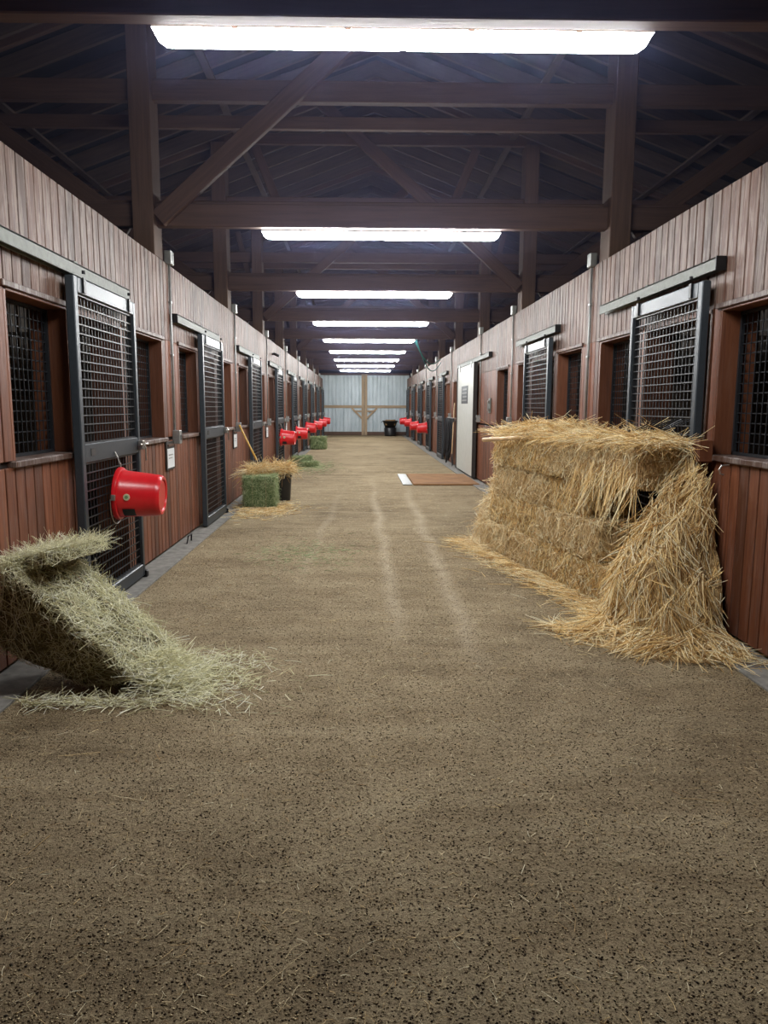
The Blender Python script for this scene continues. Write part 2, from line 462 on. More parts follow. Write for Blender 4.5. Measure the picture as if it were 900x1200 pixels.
def stall_front(name, side, X, openings):
    s = -1 if side < 0 else 1
    root = MB()
    # hidden backing: one slab split around the openings
    def core(ya, yb, za, zb): root.box(X+s*.024, ya, za, X+s*.20, yb, zb)
    core(Y0, Y1-.3, ZH+.04, TOP-.01)
    y = Y0
    doors = [o for o in openings if o[0] == 'd']; wins = openings
    for kd, a, b in openings + [('e', Y1-.3, Y1-.3)]:
        if a-y > .01: core(y, a, Z0, ZH+.04)
        y = b
    y = Y0
    for kd, a, b in doors + [('e', Y1-.3, Y1-.3)]:
        if a-y > .01: core(y, a, .03, Z0)
        y = b
    wall = root.build(name, M['core']); tag(wall, 'dark backing of the %s stall fronts' % ('left' if s < 0 else 'right'), kind='structure')
    up = MB(); boards(up, X, side, Y0, Y1-.3, ZH, TOP)
    o = up.build('upper_boards', M['up'], wall); tag(o, 'worn grey brown boards above the openings, lamp glare painted into the grey')
    piers = MB(); low = MB()
    y = Y0
    for kd, a, b in openings + [('e', Y1-.3, Y1-.3)]:
        if a-y > .02: boards(piers, X, side, y, a, Z0+.035, ZH)
        y = b
    y = Y0
    for kd, a, b in doors + [('e', Y1-.3, Y1-.3)]:
        if a-y > .02: boards(low, X, side, y, a, .035, Z0)
        y = b
    piers.build('pier_boards', M['low'], wall); low.build('lower_boards', M['low'], wall)
    # inner faces of the fronts, seen from the stalls
    st = MB(); y = Y0
    boards(st, X+s*.224, -side, Y0, Y1-.3, ZH, TOP, pitch=.15)
    st.build('stall_side_boards', M['stall'], wall)
    for kd, a, b in openings:
        j = MB(); z0 = Z0+.035 if kd == 'w' else .03
        xa, xb = sorted((X-s*.004, X+s*.226))
        j.cbox(xa, a-.001, z0, xb, a+.028, ZH, .003); j.cbox(xa, b-.028, z0, xb, b+.001, ZH, .003)
        j.cbox(xa, a, ZH-.028, xb, b, ZH+.004, .003)
        j.build('jamb', M['jamb'], wall)
        h = MB(); xa, xb = sorted((X-s*.022, X+s*.01)); h.cbox(xa, a-.03, ZH-.012, xb, b+.03, ZH+.022, .004)
        if kd == 'w': h.build('head_trim', M['sill'], wall)
        if kd == 'w':
            q = MB(); xa, xb = sorted((X-s*.03, X+s*.235)); q.cbox(xa, a-.02, Z0-.002, xb, b+.02, Z0+.036, .006)
            q.build('sill', M['sill'], wall)
    return wall
wallL = stall_front('wall_left', -1, XL, openL)
wallR = stall_front('wall_right', 1, XR, openR)

# window grilles
def grille(w, h, sp=.06, r=.0036, frame=.018):
    mb = MB()
    for y0, y1 in ((0, frame), (w-frame, w)): mb.box(-.012, y0, 0, .012, y1, h)
    for z0, z1 in ((0, frame), (h-frame, h)): mb.box(-.012, 0, z0, .012, w, z1)
    nv = max(2, round((w-2*frame)/sp)); nh = max(2, round((h-2*frame)/sp))
    for i in range(1, nv):
        y = frame+(w-2*frame)*i/nv; mb.box(-r-.003, y-r*.7, frame, r*.4-.003, y+r*.7, h-frame)
    for i in range(1, nh):
        z = frame+(h-2*frame)*i/nh; mb.box(-r+.004, frame, z-r, r+.004, w-frame, z+r)
    return mb
gid = 0
gcache = {}
for s, X, ops in ((-1, XL, openL), (1, XR, openR)):
    for kd, a, b in ops:
        if kd != 'w': continue
        gid += 1; w = round(b-a-.058, 3); key = (w, s)
        if key not in gcache:
            gm = grille(w, ZH-.03-(Z0+.04))
            if s < 0: gm.v = [(-x, y, z) for x, y, z in gm.v]; gm.f = [f[::-1] for f in gm.f]
            gcache[key] = gm.mesh('window_grille', M['bars'])
        o = link('window_%d' % gid, gcache[key], None, (X+s*.125, a+.029, Z0+.038)); tag(o, kind='structure')
        o['label'] = 'black wire grille in a stall window opening on the %s' % ('left' if s < 0 else 'right')

# ------------------------------------------------------------------ outer walls, dividers, end wall, roof
for nm, x, s in (('wall_outer_left', OL, 1), ('wall_outer_right', OR, -1)):
    mb = MB(); mb.box(x-s*.1, Y0, 0, x-s*.03, Y1, 3.85); boards(mb, x, 1 if s < 0 else -1, Y0, Y1, 0, 3.84, pitch=.15)
    tag(mb.build(nm, M['stall']), kind='structure')
def divider(n, side, y):
    mb = MB(); xa, xb = (OL+.01, XL-.23) if side < 0 else (XR+.23, OR-.01)
    z = 0
    k = 0
    while z < 1.5:
        mb.cbox(xa, y-.025, z+.002, xb, y+.025, z+.148, .004); z += .15
    x = xa+.05
    while x < xb-.03:
        mb.box(x-.008, y-.008, 1.5, x+.008, y+.008, 2.4); x += .1
    mb.cbox(xa, y-.03, 2.4, xb, y+.03, 2.47, .004)
    return tag(mb.build('wall_divider_%d' % n, M['stall']), kind='structure')
nn = 0
for P in [3.71+BAY*k for k in range(9)]: nn += 1; divider(nn, -1, P)
for P in (3.74, 7.45, 11.15, 14.05, 17.0, 18.65+.0, 22.3, 25.95, 29.6, 33.25): nn += 1; divider(nn, 1, P)
# feed room behind the white door: closed upper part of the passage is already in wall_right

# end wall with two metal sliding doors
mb = MB(); yE = Y1+.02
mb.box(OL, yE+.06, 0, -2.0, yE+.16, 3.9); mb.box(2.35, yE+.06, 0, OR, yE+.16, 3.9); 
mb.prism([(OL, 3.05), (OR, 3.05), (OR, roof_z(OR)), (XC, 6.0), (OL, roof_z(OL))], yE+.06, yE+.16, axis=1)
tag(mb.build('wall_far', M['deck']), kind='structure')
for i, (xa, xb) in enumerate(((-2.02, .165), (.175, 2.38))):
    poly = []; x = xa; mbp = MB()
    pts = []
    while x < xb-.001:
        for dx, dy in ((0,0),(.02,-.022),(.055,-.022),(.075,0)):
            if x+dx <= xb: pts.append((x+dx, yE+.04+dy))
        x += .19
    pts.append((xb, yE+.04))
    back = [(px, py+.006) for px, py in pts[::-1]]
    mbp.prism(pts+back, .12, 3.02, axis=2)
    dr = mbp.build('door_%d' % (i+1), M['ribbed']); tag(dr, 'pale blue ribbed metal sliding door at the aisle end, %s leaf' % ('left' if i == 0 else 'right'), kind='structure')
    def rail(name, x0, z0, x1, z1, w, y=yE-.0, mat='deckwood'):
        d = Vector((x1-x0, 0, z1-z0)); L = d.length; a = math.atan2(d.z, d.x)
        m = MB(); m.cbox(-L/2, -.02, -w/2, L/2, .02, w/2, .004)
        o = m.build(name, M[mat], dr); o.location = ((x0+x1)/2, y, (z0+z1)/2); o.rotation_euler = (0,-a,0); return o
    rail('bottom_rail', xa, .10, xb, .10, .17, mat='post'); rail('top_rail', xa, 3.0, xb, 3.0, .10, mat='post'); rail('mid_rail', xa, 1.42, xb, 1.42, .13)
    ex = xb-.07 if i == 0 else xa+.07
    rail('stile', ex, .02, ex, 3.0, .13, y=yE-.045)
    s = -1 if i == 0 else 1
    rail('brace', ex+s*.55, 1.35, ex+s*.02, .82, .09, y=yE-.05)
    rail('brace', ex+s*.45, 1.20, ex, 1.20, .07, y=yE-.09)

# ceiling: sheathing + rafters + purlins
mb = MB()
for s in (-1, 1):
    xo = OL-.3 if s < 0 else OR+.3
    mb.prism([(XC, 6.0), (xo, roof_z(xo)), (xo, roof_z(xo)+.03), (XC, 6.03)], Y0, Y1+.2, axis=1)
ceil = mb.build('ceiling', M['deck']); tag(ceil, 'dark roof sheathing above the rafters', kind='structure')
ang = math.atan(.37)
mr = {}
for s in (-1, 1):
    xo = OL if s < 0 else OR; Ls = abs(xo-XC)/math.cos(ang)
    m = MB(); m.cbox(0, -.022, -.19, Ls, .022, -.004, .003); mr[s] = (m.mesh('rafter', M['rafter']), Ls)
Y = Y0+.3; cnt = 0; rest = MB()
while Y < Y1:
    for s in (-1, 1):
        me, Ls = mr[s]
        if cnt < 98:
            o = link('rafter', me, ceil, (XC, Y, 6.0)); o.rotation_euler = (0, ang, 0) if s > 0 else (0, ang, PI)
        else:
            M4 = Matrix.Translation((XC, Y, 6.0)) @ (Matrix.Rotation(0 if s > 0 else PI, 4, 'Z') @ Matrix.Rotation(ang, 4, 'Y'))
            rest.cbox(0, -.022, -.19, Ls, .022, -.004, .003, M4)
        cnt += 1
    Y += .61
tag(rest.build('far_rafters', M['rafter'], ceil), kind='stuff')
for s in (-1, 1):
    for q in (1, 2):
        d = q*1.9; m = MB(); x = XC+s*d; z = roof_z(x)-.2
        m.cbox(Y0-.0, -.045, -.03, Y1-.05, .045, .0, .003)
        o = m.build('purlin', M['rafter'], ceil); o.rotation_euler = (0,0,PI/2); o.location = (x, 0, z)

# ------------------------------------------------------------------ roof trusses
ORD = ['first','second','third','fourth','fifth','sixth','seventh','eighth','ninth','tenth']
def beam(name, p0, p1, w, dp, parent, mat='beam'):
    """timber from p0 to p1 (x, z), in the truss plane; w = depth in z, dp = thickness in y, third entry = y shift"""
    d = Vector((p1[0]-p0[0], 0, p1[1]-p0[1])); L = d.length; a = math.atan2(d.z, d.x)
    m = MB(); m.cbox(-L/2, -dp/2, -w/2, L/2, dp/2, w/2, .006)
    o = m.build(name, M[mat], parent); o.location = ((p0[0]+p1[0])/2, p0[2] if len(p0) > 2 else 0, (p0[1]+p1[1])/2)
    o.rotation_euler = (0, -a, 0); return o
PLx, PRx = -1.965, 2.365
for k in range(9):
    Yt = 3.43
    if k >= 1: Yt = 7.14 + 3.73*(k-1)
    tr = empty('roof_truss', (0, Yt, 0))
    sd = 'left' if k % 2 else 'right'
    tag(tr, 'brown timber roof truss, %s from the camera, long brace rising from its %s post' % (ORD[k], sd), 'roof truss', 'timber roof trusses over the aisle')
    for px in (PLx, PRx):
        p = beam('post', (px, TOP+.0), (px, roof_z(px)-.22), .19, .28, tr, 'post')
    beam('tie_beam', (OL+.05, 3.13), (OR-.05, 3.13), .20, .09, tr)
    beam('back_tie_beam', (OL+.05, 3.19, .11), (OR-.05, 3.19, .11), .20, .05, tr)
    beam('collar_beam', (-4.0, 4.20), (4.4, 4.20), .18, .09, tr)
    beam('second_collar', (-3.95, 4.17, .65), (4.35, 4.17, .65), .12, .06, tr)
    beam('upper_collar', (-1.9, 5.06), (2.3, 5.06), .14, .07, tr)
    for s in (-1, 1):
        xo = OL+.1 if s < 0 else OR-.1
        beam('top_chord', (XC, 6.0-.12), (xo, roof_z(xo)-.12), .18, .06, tr)
    if sd == 'left': beam('long_brace', (PLx+.13, 3.08, -.10), (.95, 5.5, -.10), .16, .07, tr)
    else: beam('long_brace', (PRx-.13, 3.08, -.10), (-.55, 5.5, -.10), .16, .07, tr)
    if k == 2:
        beam('web', (-1.48, 4.99, .1), (-1.2, 4.3, .1), .12, .05, tr); beam('web', (1.62, 4.99, .1), (1.33, 4.3, .1), .12, .05, tr)
    beam('outer_brace', (-2.15, 3.05, .12), (-3.7, 4.17, .12), .16, .06, tr); beam('outer_brace', (2.55, 3.05, .12), (4.1, 4.17, .12), .16, .06, tr)
    if k >= 3:
        beam('knee_strut', (-1.93, 2.95, .18), (-2.36, 4.7, .18), .10, .05, tr, 'post'); beam('knee_strut', (2.32, 2.95, .18), (2.75, 4.7, .18), .10, .05, tr, 'post')

# ------------------------------------------------------------------ strip lights
def make_light():
    r = empty('strip_light')
    h = MB(); h.prism([(-.03,.10),(-.046,.085),(-.052,.075),(.052,.075),(.046,.085),(.03,.10)], -1.12, 1.12, axis=0); h.build('housing', M['house'], r)
    # curved diffuser with sloping ends
    l = MB(); N = 9
    sec = [(math.cos(PI*i/(N-1))*.050, .075-.062*math.sin(PI*i/(N-1))**.7) for i in range(N)]
    xs = [(-1.115, .0), (-1.10, .55), (-1.065, .95), (-1.02, 1.0), (-.02, 1.0), (-.012, .93), (.012, .93), (.02, 1.0), (1.02, 1.0), (1.065, .95), (1.10, .55), (1.115, .0)]
    vs = []; fs = []
    for x, q in xs:
        q = max(q, .02)
        for (y, z) in sec: vs.append((x, y*(.85+.15*q), .075-(.075-z)*q))
    for i in range(len(xs)-1):
        for j in range(N-1): fs.append((i*N+j, i*N+j+1, (i+1)*N+j+1, (i+1)*N+j))
    l.add(vs, fs); o = l.build('diffuser', M['lamp'], r, smooth=True)
    for x in (-.75, -.25, .3, .78):
        c = MB(); c.cbox(x-.015, -.056, .068, x+.015, .056, .08, .002); c.build('clip', M['zinc'], r)
    return r
L0 = make_light(); index_children(L0)
for k in range(9):
    o = L0 if k == 0 else tree_copy(L0)
    Yl = 3.60 if k == 0 else 7.26 + 3.73*(k-1)
    o.location = (.19, Yl, 2.985 if k == 0 else 2.945)
    tag(o, 'long white strip light glowing under the beams, %s from the camera' % ORD[k], 'light', 'strip lights down the aisle')

# ------------------------------------------------------------------ stall doors
def make_door(side, W=1.24, H=2.2):
    """local: y from 0 to W, face towards the aisle at x = side*(-)"""
    s = -side                                     # aisle direction
    r = empty('door_0')
    f = MB(); t_ = .028
    f.cbox(-t_, 0, .03, t_, .06, H, .006); f.cbox(-t_, W-.05, .03, t_, W, H, .006)
    f.cbox(-t_, .06, H-.10, t_, W-.05, H, .006); f.cbox(-t_, .06, .03, t_, W-.05, .13, .006)
    f.build('frame', M['steel'], r)
    mid = MB(); mid.cbox(-t_*.9, .06, 1.035, t_*.9, W-.05, 1.155, .004); mo = mid.build('mid_rail', M['steel'], r)
    lb = MB(); lb.box(s*t_*.9, .16, 1.075, s*(t_*.9+.003), .24, 1.125); lb.build('plate', M['dark'], mo)
    for nm, za, zb, sp in (('upper_grille', 1.155, H-.10, .058), ('lower_grille', .13, 1.035, .058)):
        g = grille(W-.11, zb-za, sp, .0038, .012)
        g.v = [(s*x, y+.06, z+za) for x, y, z in g.v]
        if s < 0: g.f = [q[::-1] for q in g.f]
        g.build(nm, M['bars'], r)
    for y in (.16, W-.16):
        h = MB(); h.cbox(s*.028, y-.02, H-.09, s*.04, y+.02, H+.005, .002) if s > 0 else h.cbox(s*.04, y-.02, H-.09, s*.028, y+.02, H+.005, .002)
        h.tube([(s*.034, y, H+.03), (s*.034, y, H+.05)], .012, 6)
        h.build('hanger', M['hook'], r)
    la = MB(); q = s*.045
    la.cbox(min(q-.02,q+.02), W-.06, 1.06, max(q-.02,q+.02), W+.01, 1.13, .004)
    la.tube([(q+s*.01, W-.10, 1.10), (q+s*.01, W+.10, 1.10)], .009, 8)
    la.tube([(q+s*.012, W-.02, 1.11), (q+s*.03, W-.02, 1.07), (q+s*.03, W-.02, .97)], .007, 6)
    la.build('latch', M['zinc'], r)
    ft = MB(); ft.cbox(-.02, W-.02, .014, .045 if s > 0 else .03, W+.03, .07, .004); ft.build('floor_guide', M['hook'], r)
    return r
def place_doors(side, X, spans, did):
    proto = None
    for i, (a, b) in enumerate(spans):
        if proto is None: proto = make_door(side); index_children(proto); o = proto
        else: o = tree_copy(proto)
        o.name = 'door_%d' % did; did += 1
        o.location = (X, a, 0); o.scale = (1, (b-a)/1.24, 1)
        tag(o, 'sliding black grille stall door, %s along the %s wall' % (ORD[i], 'left' if side < 0 else 'right'), kind='structure')
    return did
dL = [(P+1.02, P+2.27) for P in [3.71+BAY*k for k in range(9)] if P+2.27 < Y1]
dR = [(4.79, 6.04), (8.66, 9.96)] + [(Q+1.12, Q+2.42) for Q in baysR if Q+2.42 < Y1]
did = place_doors(-1, -1.795, dL, 3); did = place_doors(1, 2.185, dR, did)

def track_obj(side, X, ya, yb, i, z=2.26, mat='galv', h=.04):
    s = -side; m = MB()
    x0, x1 = sorted((X+s*.004, X+s*.062))
    x2 = X+s*.062
    # inverted channel: back, top, lip and end plate
    m.cbox(x0, ya, z+h-.012, x1, yb, z+h, .002)
    xa, xb = sorted((x2, x2-s*.008)); m.cbox(xa, ya, z-h, xb, yb, z+h, .002)
    xa, xb = sorted((X+s*.004, X+s*.012)); m.cbox(xa, ya, z-h, xb, yb, z+h, .002)
    o = m.build('door_track', M[mat])
    e = MB(); e.cbox(x0-.004, ya-.012, z-h-.004, x1+.004, ya+.0, z+h+.004, .002); e.build('end_plate', M['hook'], o)
    mid = (ya+yb)/2; e = MB(); e.cbox(x0-.003, mid-.03, z+h-.006, x1+.003, mid+.03, z+h+.006, .002); e.build('bracket', M[mat], o)
    return tag(o, 'grey metal door track, %s from the camera on the %s wall' % (ORD[i], 'left' if side < 0 else 'right'), 'door track', 'door tracks on the stall fronts')
for i, P in enumerate([3.71+BAY*k for k in range(9)]): track_obj(-1, XL, P+.08, min(P+2.28, Y1-.3), i)
tr_R = [(4.72, 6.98), (8.55, 10.7), (12.95, 17.2)] + [(Q+.7, Q+2.45) for Q in baysR]
for i, (a, b) in enumerate(tr_R):
    o = track_obj(1, XR, a, min(b, Y1-.3), i, z=2.29 if i != 2 else 2.31)

# white feed room door
W_ = MB(); W_.cbox(2.165, 14.35, .05, 2.215, 16.75, 2.25, .008)
wd = W_.build('door_%d' % did, M['whitedoor']); did += 1; tag(wd, 'plain off white sliding door on the right wall', kind='structure')
m = MB(); m.cbox(2.15, 14.30, .04, 2.225, 14.35, 2.26, .004); m.build('near_edge', M['dark'], wd)
m = MB(); m.cbox(2.15, 16.75, .04, 2.225, 16.81, 2.26, .004); m.build('far_edge', M['dark'], wd)
m = MB(); m.cbox(2.156, 15.15, 1.48, 2.164, 16.05, 1.84, .002); sg = m.build('notice', M['steel'], wd)
m = MB()
for q in range(4): m.box(2.1535, 15.25, 1.53+q*.075, 2.1565, 15.95-.12*(q % 2), 1.56+q*.075)
m.build('notice_lines', M['conduit'], sg)
for y in (14.7, 16.4):
    m = MB(); m.cbox(2.150, y-.03, 2.16, 2.165, y+.03, 2.29, .002); m.build('hanger', M['conduit'], wd)

# ------------------------------------------------------------------ conduits
def conduit(side, X, y, i, low=1.16, box=True):
    s = -side; r = empty('conduit_pipe', (X+s*.016, y, 0))
    m = MB(); m.tube([(0,0,low), (0,0,TOP+.02)], .011, 8); m.build('pipe', M['conduit'], r, smooth=True)
    m = MB(); m.cbox(-.035, -.05, TOP-.01, .035, .05, TOP+.12, .006); m.build('junction_box', M['conduit'], r)
    if box:
        m = MB(); m.cbox(-.014 if s > 0 else -.06, -.045, low-.13, .06 if s > 0 else .014, .045, low+.005, .006); bx = m.build('outlet_box', M['conduit'], r)
        m = MB(); xx = s*.06; m.box(min(xx, xx+s*.003), -.02, low-.09, max(xx, xx+s*.003), .02, low-.04); m.build('cover', M['dark'], bx)
    for z in (1.9, 2.4):
        m = MB(); m.cbox(-.014, -.025, z-.01, .014, .025, z+.01, .003); m.build('strap', M['conduit'], r)
    return tag(r, 'thin grey conduit with a box on top, %s from the camera on the %s wall' % (ORD[i], 'left' if side < 0 else 'right'), 'conduit', 'conduits up the stall fronts')
for i, k in enumerate(range(1, 9)): conduit(-1, XL, 3.71+BAY*k, i)
for i, y in enumerate((7.42, 11.15, 14.1, 18.66, 22.3, 25.95, 29.6, 33.25)): conduit(1, XR, y, i, low=1.25 if i else 1.17)

# ------------------------------------------------------------------ buckets
def make_bucket():
    """axis along local +x from the mouth (x=0, against the door) to the base"""
    r = empty('red_bucket'); R = Matrix.Rotation(PI/2, 4, 'Y')
    b = MB(); n = 40
    prof = [(.150,.30),(.166,.012)]
    outer = [(.0,.312),(.100,.312),(.106,.306),(.112,.306),(.118,.318),(.136,.318),(.145,.305),(.150,.285),(.168,.055),(.172,.05),(.174,.03),(.188,.026),(.192,.012),(.190,.0),(.178,.0),(.166,.03),(.145,.28),(.13,.296),(.0,.296)]
    b.lathe(outer, n, R); me = b.mesh('body', M['red'], True); smooth_by_angle(me, 35); link('body', me, r)
    h = MB(); pts = [(.012-.02*math.sin(a), .188*math.cos(a), .188*math.sin(a)*.5-.12*math.sin(a)*0) for a in [PI*i/16 for i in range(17)]]
    pts = [(-.005, .19*math.cos(PI*i/20), -.02-.20*math.sin(PI*i/20)) for i in range(21)]
    h.tube(pts, .0035, 6); h.build('bail_handle', M['zinc'], r, smooth=True)
    for sy in (-1, 1):
        e = MB(); e.cbox(.0, sy*.19-.012, -.03, .03, sy*.19+.012, .012, .004); e.build('ear', M['zinc'], r)
    st = MB(); T = Matrix.Translation((.085, -.1685, .0)) @ Matrix.Rotation(PI/2, 4, 'X')
    st.lathe([(0,.004),(.022,.004),(.024,0)], 20, Matrix.Translation((.10,-.1655,-.004)) @ Matrix.Rotation(math.radians(86), 4, 'X')); st.build('round_sticker', M['brass'], r)
    c = MB(); c.lathe([(0,.0045),(.012,.0045),(.012,.006),(0,.006)], 14, Matrix.Translation((.10,-.1655,-.004)) @ Matrix.Rotation(math.radians(86), 4, 'X')); c.build('sticker_centre', plain_green, r)
    # printed patch low on the near side, following the wall of the bucket
    la = MB(); vs = []; NA = 7
    for i, x in enumerate((.065, .15)):
        for j in range(NA):
            a = math.radians(212 + 36*j/(NA-1)); rad = .1705 - (x-.055)*.078 - .0  # radius of the wall there
            vs.append((x, rad*math.cos(a)*1.0, rad*math.sin(a)))
    a0 = []
    for i, x in enumerate((.065, .15)):
        for j in range(NA):
            a = math.radians(-(33+30*j/(NA-1))); rad = .1690 - (x-.055)*.078 + .0015
            a0.append((x, -rad*math.cos(a), rad*math.sin(a)))
    la.add(a0, [(j, j+1, NA+j+1, NA+j) for j in range(NA-1)]); la.build('printed_label', M['label'], r)
    # snap hook that ties it to the door
    k = MB(); k.tube([(-.03,.0,.30),(-.01,.0,.26),(.005,0,.215),(.012,.0,.19)], .006, 6)
    k.tube([(.012+.0, .012*math.cos(a), .20+.02*math.sin(a)) for a in [2*PI*i/10 for i in range(10)]], .003, 5, closed=True)
    k.build('snap_hook', M['zinc'], r)
    return r
plain_green = plain('green sticker centre', (.15,.28,.12), .5)
B0 = make_bucket(); index_children(B0)
bl = [(-1, 5.36, .775, 0), (-1, 16.35, .735, 3), (-1, 20.05, .70, 4), (-1, 23.9, .74, 5), (-1, 27.7, .72, 6), (-1, 31.4, .74, 7), (-1, 34.9, .76, 8),
      (1, 24.2, .74, 0), (1, 27.8, .72, 1), (1, 31.4, .76, 2), (1, 35.0, .76, 3)]
for i, (s, y, z, k) in enumerate(bl):
    o = B0 if i == 0 else tree_copy(B0)
    if s < 0: o.location = (-1.755, y, z); o.rotation_euler = (0, math.radians(3), math.radians((2,-4,3,-6,5,-3,2)[i]))
    else: o.location = (2.145, y, z); o.rotation_euler = (0, math.radians(4), PI+math.radians(3*(i % 3)-2))
    if i: o.rotation_euler.x = math.radians(random.uniform(-15, 15))
    if s < 0: lab = 'red bucket hung sideways on the nearest left stall door' if i == 0 else 'red bucket hung on the left stall doors, %s from the camera' % ORD[i]
    else: lab = 'red bucket hung on the right stall doors, %s from the camera' % ORD[i-7]
    tag(o, lab, 'bucket', 'red buckets hung on the stall doors')

# ------------------------------------------------------------------ small wall fittings
def card(y, i, z=.79):
    r = empty('stall_card', (XL+.008, y, z))
    m = MB(); m.cbox(0, -.15, 0, .012, .15, .275, .003); m.build('backing', M['dark'], r)
    m = MB(); m.cbox(.011, -.125, .02, .0155, .125, .205, .001); c = m.build('card', M['white'], r)
    m = MB(); m.box(.0155, -.09, .14, .0165, .07, .15); m.box(.0155, -.09, .11, .0165, .05, .118); m.build('writing', M['conduit'], c)
    m = MB(); m.cbox(.011, -.10, .225, .02, .10, .25, .002); m.build('name_strip', M['post'], r)
    return tag(r, 'white card on a dark clipboard, %s from the camera on the left wall' % ORD[i], 'stall card', 'stall cards on the left wall')
for i, y in enumerate((7.24, 10.98, 14.72, 18.5, 22.2)): card(y, i)
def floor_hook(y, i):
    m = MB(); m.tube([(XL+.03, y-.10, .0), (XL+.10, y-.10, .015), (XL+.11, y-.08, .09), (XL+.11, y+.06, .09), (XL+.10, y+.09, .015)], .008, 6)
    return tag(m.build('door_guide', M['hook']), 'bent black iron guide on the left kerb, %s from the camera' % ORD[i], 'door guide', 'iron guides on the left kerb')
for i, y in enumerate((7.55, 11.3)): floor_hook(y, i)
# light switch beside the white door
m = MB(); m.cbox(XR-.02, 12.93, 1.30, XR-.003, 13.13, 1.56, .004); sw = m.build('switch_plate', M['galv'])
m = MB(); m.cbox(XR-.05, 12.98, 1.34, XR-.02, 13.06, 1.38, .004); m.cbox(XR-.05, 12.98, 1.48, XR-.02, 13.06, 1.52, .004); m.tube([(XR-.045, 13.02, 1.36), (XR-.045, 13.02, 1.50)], .01, 8); m.build('pull_handle', M['zinc'], sw)
tag(sw, 'grey metal plate with a pull handle beside the white door', 'door handle')
# security camera on the left wall
r = empty('security_camera', (XL, 15.9, 2.49)); tag(r, 'small black security camera high on the left wall', 'security camera'); r.scale = (.6,.6,.6)
m = MB(); m.cbox(.002, -.04, -.03, .03, .04, .05, .004); m.tube([(.03, 0, 0), (.12, -.04, .0)], .014, 8); m.build('bracket', M['hook'], r)
m = MB(); m.lathe([(0,-.12),(.04,-.12),(.045,-.10),(.045,.10),(0,.10)], 16, Matrix.Translation((.16,-.05,-.02)) @ Matrix.Rotation(math.radians(115), 4, 'Y') @ Matrix.Rotation(.3, 4, 'X')); m.build('body', M['blackp'], r, True)
# wood block by the nearest right door
m = MB(); m.cbox(2.14, 4.66, 1.06, 2.235, 4.70, 1.20, .006); m.cbox(2.14, 4.70, 1.06, 2.165, 4.77, 1.20, .006)
tag(m.build('wooden_bracket', M['jamb']), 'dark wooden bracket on the right wall at the near end of the straw stack', 'bracket')
# hook below the near right window
m = MB(); m.tube([(2.235, 4.45, 1.06), (2.19, 4.45, 1.055), (2.175, 4.45, 1.03), (2.185, 4.45, 1.005), (2.205, 4.45, 1.0)], .005, 6); tag(m.build('wall_hook', M['zinc']), 'small metal hook under the nearest right window', 'hook')
# teal cord sagging from the fifth light to the right wall
m = MB(); A = Vector((1.28, 18.36, 3.06)); B = Vector((2.3, 21.6, 2.78))
m.tube([A.lerp(B, q/12) + Vector((0,0,-.35*math.sin(PI*q/12))) for q in range(13)], .014, 6); m.tube([A.lerp(B, q/12) + Vector((.05,0,-.55*math.sin(PI*q/12))) for q in range(13)], .010, 6)
tag(m.build('power_cord', M['teal']), 'teal power cord sagging from a far strip light to the right wall', 'power cord')

# hanging halters and lead ropes beside the white door
r = empty('lead_ropes', (XR-.03, 17.9, 1.12)); tag(r, 'bunch of black lead ropes and halters hanging beyond the white door', 'lead ropes')
m = MB(); m.tube([(.03,-.40,.02), (-.04,-.40,.03), (-.04,.92,.03), (.03,.92,.02)], .01, 6); m.build('hook_rail', M['zinc'], r)
for q in range(13):
    y = -.35+q*.10; d = random.uniform(.72, 1.08); w = random.uniform(.04, .09)
    m = MB(); pts = [(-.05-.03*math.sin(PI*i/14), y-w*math.cos(PI*i/7)*(.6+.4*math.sin(PI*i/14)) + .03*math.sin(i), .02-d*math.sin(PI*i/14)) for i in range(15)]
    pts = [(px-.03*(q % 3), py, pz) for px, py, pz in pts]; m.tube(pts, .018, 6); m.build('rope', M['rope'], r, True)
# tools leaning beside the same door
def tool(name, foot, top, lab, cat, hm, head='fork', group=None):
    r = empty(name, foot); tag(r, lab, cat, group); d = Vector(top)-Vector(foot)
    m = MB(); m.tube([d*.02, d*.35, d*.7, d], [.016,.014,.014,.015], 8); m.build('handle', M[hm], r, True)
    u = d.normalized(); sdir = u.cross(Vector((1,0,0))).normalized()
    m = MB()
    for q in range(-3, 4):
        c = sdir*(q*.03); m.tube([c*.5+u*.02, c-u*.06, c-u*.26+Vector((.03,0,0))], .004, 5)
    m.tube([sdir*-.09-u*.05, sdir*.09-u*.05], .006, 6)
    m.build('tines', M['hook'], r); return r
tool('pitchfork', (2.12, 17.25, .30), (2.22, 17.7, 1.5), 'wooden handled fork standing against the wall just beyond the white door', 'pitchfork', 'handle')
# fork standing in straw on the left
tool('pitchfork', (-1.53, 10.95, .60), (-1.80, 11.05, 1.13), 'fork with yellow handle leaning on the left wall above the black tub', 'pitchfork', 'yellow')

